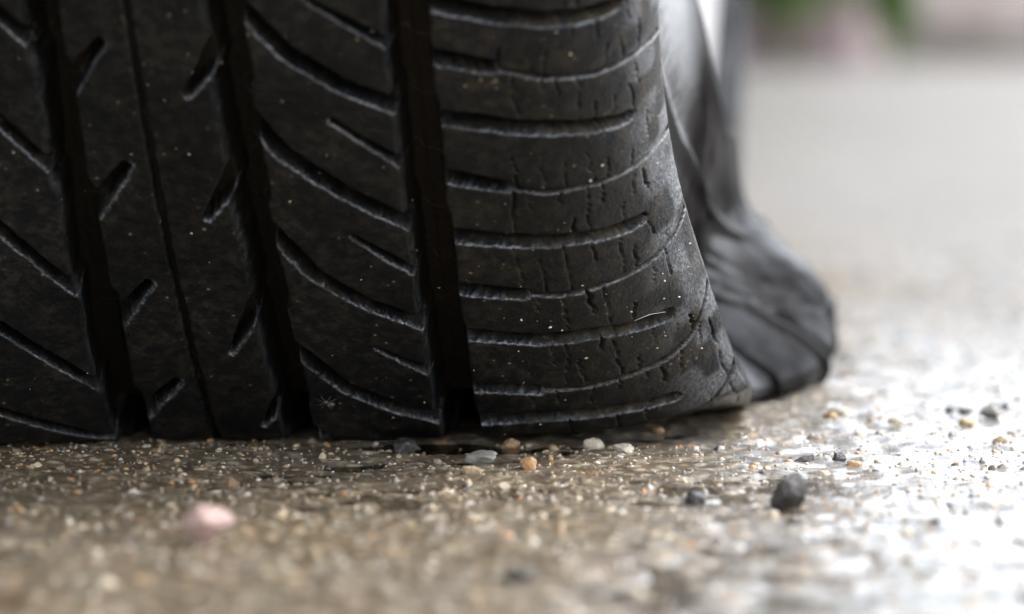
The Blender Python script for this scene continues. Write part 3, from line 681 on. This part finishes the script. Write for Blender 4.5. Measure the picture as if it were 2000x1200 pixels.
# bead of water clinging along the foot of the tread
def contact_line(q0,q1,n):
    out=[]
    for q in np.linspace(q0,q1,n):
        ss=np.linspace(-0.045,0.02,400); P=surf(np.full(400,q/1000),ss); k=int(np.argmax(P[:,2]>0.0006)); out.append(to_world(P[k]+np.array([0,-0.0004,0.0])))
    return np.array(out)
for a,b in ((24,44),(52,91)):
    L=contact_line(a,b,60); L[:,2]=0.00015+0.0002*noise2(L[:,0],L[:,1],0.006,81); L[:,1]+=0.0006*noise2(L[:,0],L[:,1],0.009,82)
    rr_=0.00045*(0.55+0.45*noise2(L[:,0],L[:,1],0.007,83))*np.sin(np.linspace(0.05,math.pi-0.05,60))**0.5
    P,f=tube(L,list(rr_),8); me=mesh_np('water_edge',P,f); me.materials.append(M_WAT); link('water_edge',me,None,water)
# ------------------------------------------------------------------ background: rocks and plants edging the concrete
def boulder(loc,size,col,label,seed,rz=0):
    T=mat_plain('pale_rock',col,0.7,0,0,18,0.18,0.4)
    me=rock_mesh('boulder',seed,0.8,4,0.3,False); me.materials.append(T); o=link('boulder',me,None)
    o.location=(loc[0],loc[1],size[2]*0.62); o.scale=size; o.rotation_euler=(0,0,rz); tag(o,label,'rock','rocks edging the concrete'); return o
def at(px,y): return (px-1000)/F*y
boulder((at(1545,3.9),3.95,0),(0.13,0.08,0.14),(0.56,0.42,0.44),'blurred pink white rock edging the concrete beside the tyre',51)
boulder((at(1655,4.0),4.05,0),(0.075,0.08,0.13),(0.58,0.53,0.51),'blurred pale beige rock between the pink rock and the plant',52,1)
boulder((at(1900,4.15),4.3,0),(0.15,0.12,0.15),(0.58,0.50,0.46),'blurred large cream rock at the far right behind the concrete',53,2)
boulder((at(1395,4.3),4.5,0),(0.14,0.12,0.15),(0.75,0.75,0.73),'blurred white rock hidden partly behind the tyre',54,3)
for k,px_ in enumerate((1470,1600,1720,1840,1985)):
    boulder((at(px_,4.75),4.78+0.05*(k%2),0),(0.10+0.02*(k%3),0.1,0.17),[(0.58,0.54,0.53),(0.60,0.57,0.56),(0.55,0.52,0.51),(0.60,0.52,0.50),(0.52,0.50,0.49)][k],['blurred pale rock in the back row behind the pink rock','blurred whitish rock in the back row behind the beige rock','blurred grey white rock in the back row behind the green plant','blurred cream white rock in the back row left of the large cream rock','blurred grey rock in the back row at the right edge'][k],80+k,k)
boulder((at(2170,4.3),4.4,0),(0.16,0.12,0.16),(0.6,0.56,0.52),'blurred grey rock outside the right edge',55,4)
def leafy(loc,h,r,n,mat,label,seed,size,zmin=0.015):
    rr=np.random.default_rng(seed); root=empty('leafy_plant',(loc[0],loc[1],0)); tag(root,label,'plant','plants behind the rocks')
    sv=[];sf=[];nn=0
    tips=[]
    for k in range(7):
        a=rr.uniform(0,6.28); t=np.array([r*0.6*math.cos(a),r*0.6*math.sin(a),h*rr.uniform(0.6,0.95)]); tips.append(t)
        P,f=tube([(0,0,0),t*0.5+rr.normal(size=3)*0.01,t],[0.005,0.004,0.002],6); sv.append(P); sf.append(f+nn); nn+=len(P)
    me=mesh_np('stem',np.vstack(sv),np.vstack(sf)); me.materials.append(M_STEM); link('stem',me,None,root)
    V=[];Fq=[];nn=0
    for i in range(n):
        t=tips[int(rr.integers(7))]; c=t*rr.uniform(0.35,1.1)+rr.normal(size=3)*r*0.35; c[2]=zmin+abs(c[2]-zmin)
        d=rr.normal(size=3); d/=np.linalg.norm(d); u=np.cross(d,[0,0,1.]); u/=np.linalg.norm(u)+1e-9; s=size*rr.uniform(0.6,1.2)
        nrm=np.cross(d,u)
        V+= [c,c+d*s*0.35+u*s*0.25+nrm*s*0.05,c+d*s,c+d*s*0.35-u*s*0.25+nrm*s*0.05]; Fq.append([nn,nn+1,nn+2,nn+3]); nn+=4
    me=mesh_np('leaves',np.array(V),np.array(Fq),False); me.materials.append(mat); o=link('leaves',me,None,root); o['kind']='stuff'
M_STEM=mat_plain('plant_stem',(0.12,0.13,0.05),0.6); M_LF1=mat_leaf('bright_leaf',(0.11,0.24,0.03)); M_LF2=mat_leaf('mid_leaf',(0.11,0.22,0.05))
leafy((at(1535,3.78),3.78),0.22,0.075,700,M_LF1,'blurred bright green plant in front of the pink rock',61,0.026,0.066)
leafy((at(1738,3.85),3.85),0.20,0.034,800,M_LF1,'blurred green plant growing between the pale rocks',62,0.022,0.035)
leafy((at(1990,4.8),4.9),0.45,0.25,900,M_LF2,'blurred green plant behind the cream rock at right',63,0.04)
leafy((at(1650,5.2),5.4),0.6,0.35,1200,M_LF2,'blurred taller green shrub behind the beige rock',64,0.045)
# low dark soil bed the plants grow in
M_SOIL=mat_plain('dark_soil',(0.05,0.04,0.03),0.9,0,0,60,0.4,0.6)
sx=np.linspace(-3,4,120); sy=np.linspace(4.02,7,50); SX,SY=np.meshgrid(sx,sy,indexing='ij')
SZ=0.012+0.016*smooth(4.02,4.2,SY)+0.006*noise2(SX,SY,0.12,71)+0.008*noise2(SX,SY,0.5,72); SZ=np.where(SY<4.03,-0.01,SZ)
so=link('soil_bed',mesh_np('soil_bed',np.stack([SX,SY,SZ],-1).reshape(-1,3),grid_faces(120,50).reshape(-1,4)[:,::-1]),M_SOIL); tag(so,'dark soil bed behind the concrete',None,None,'structure')
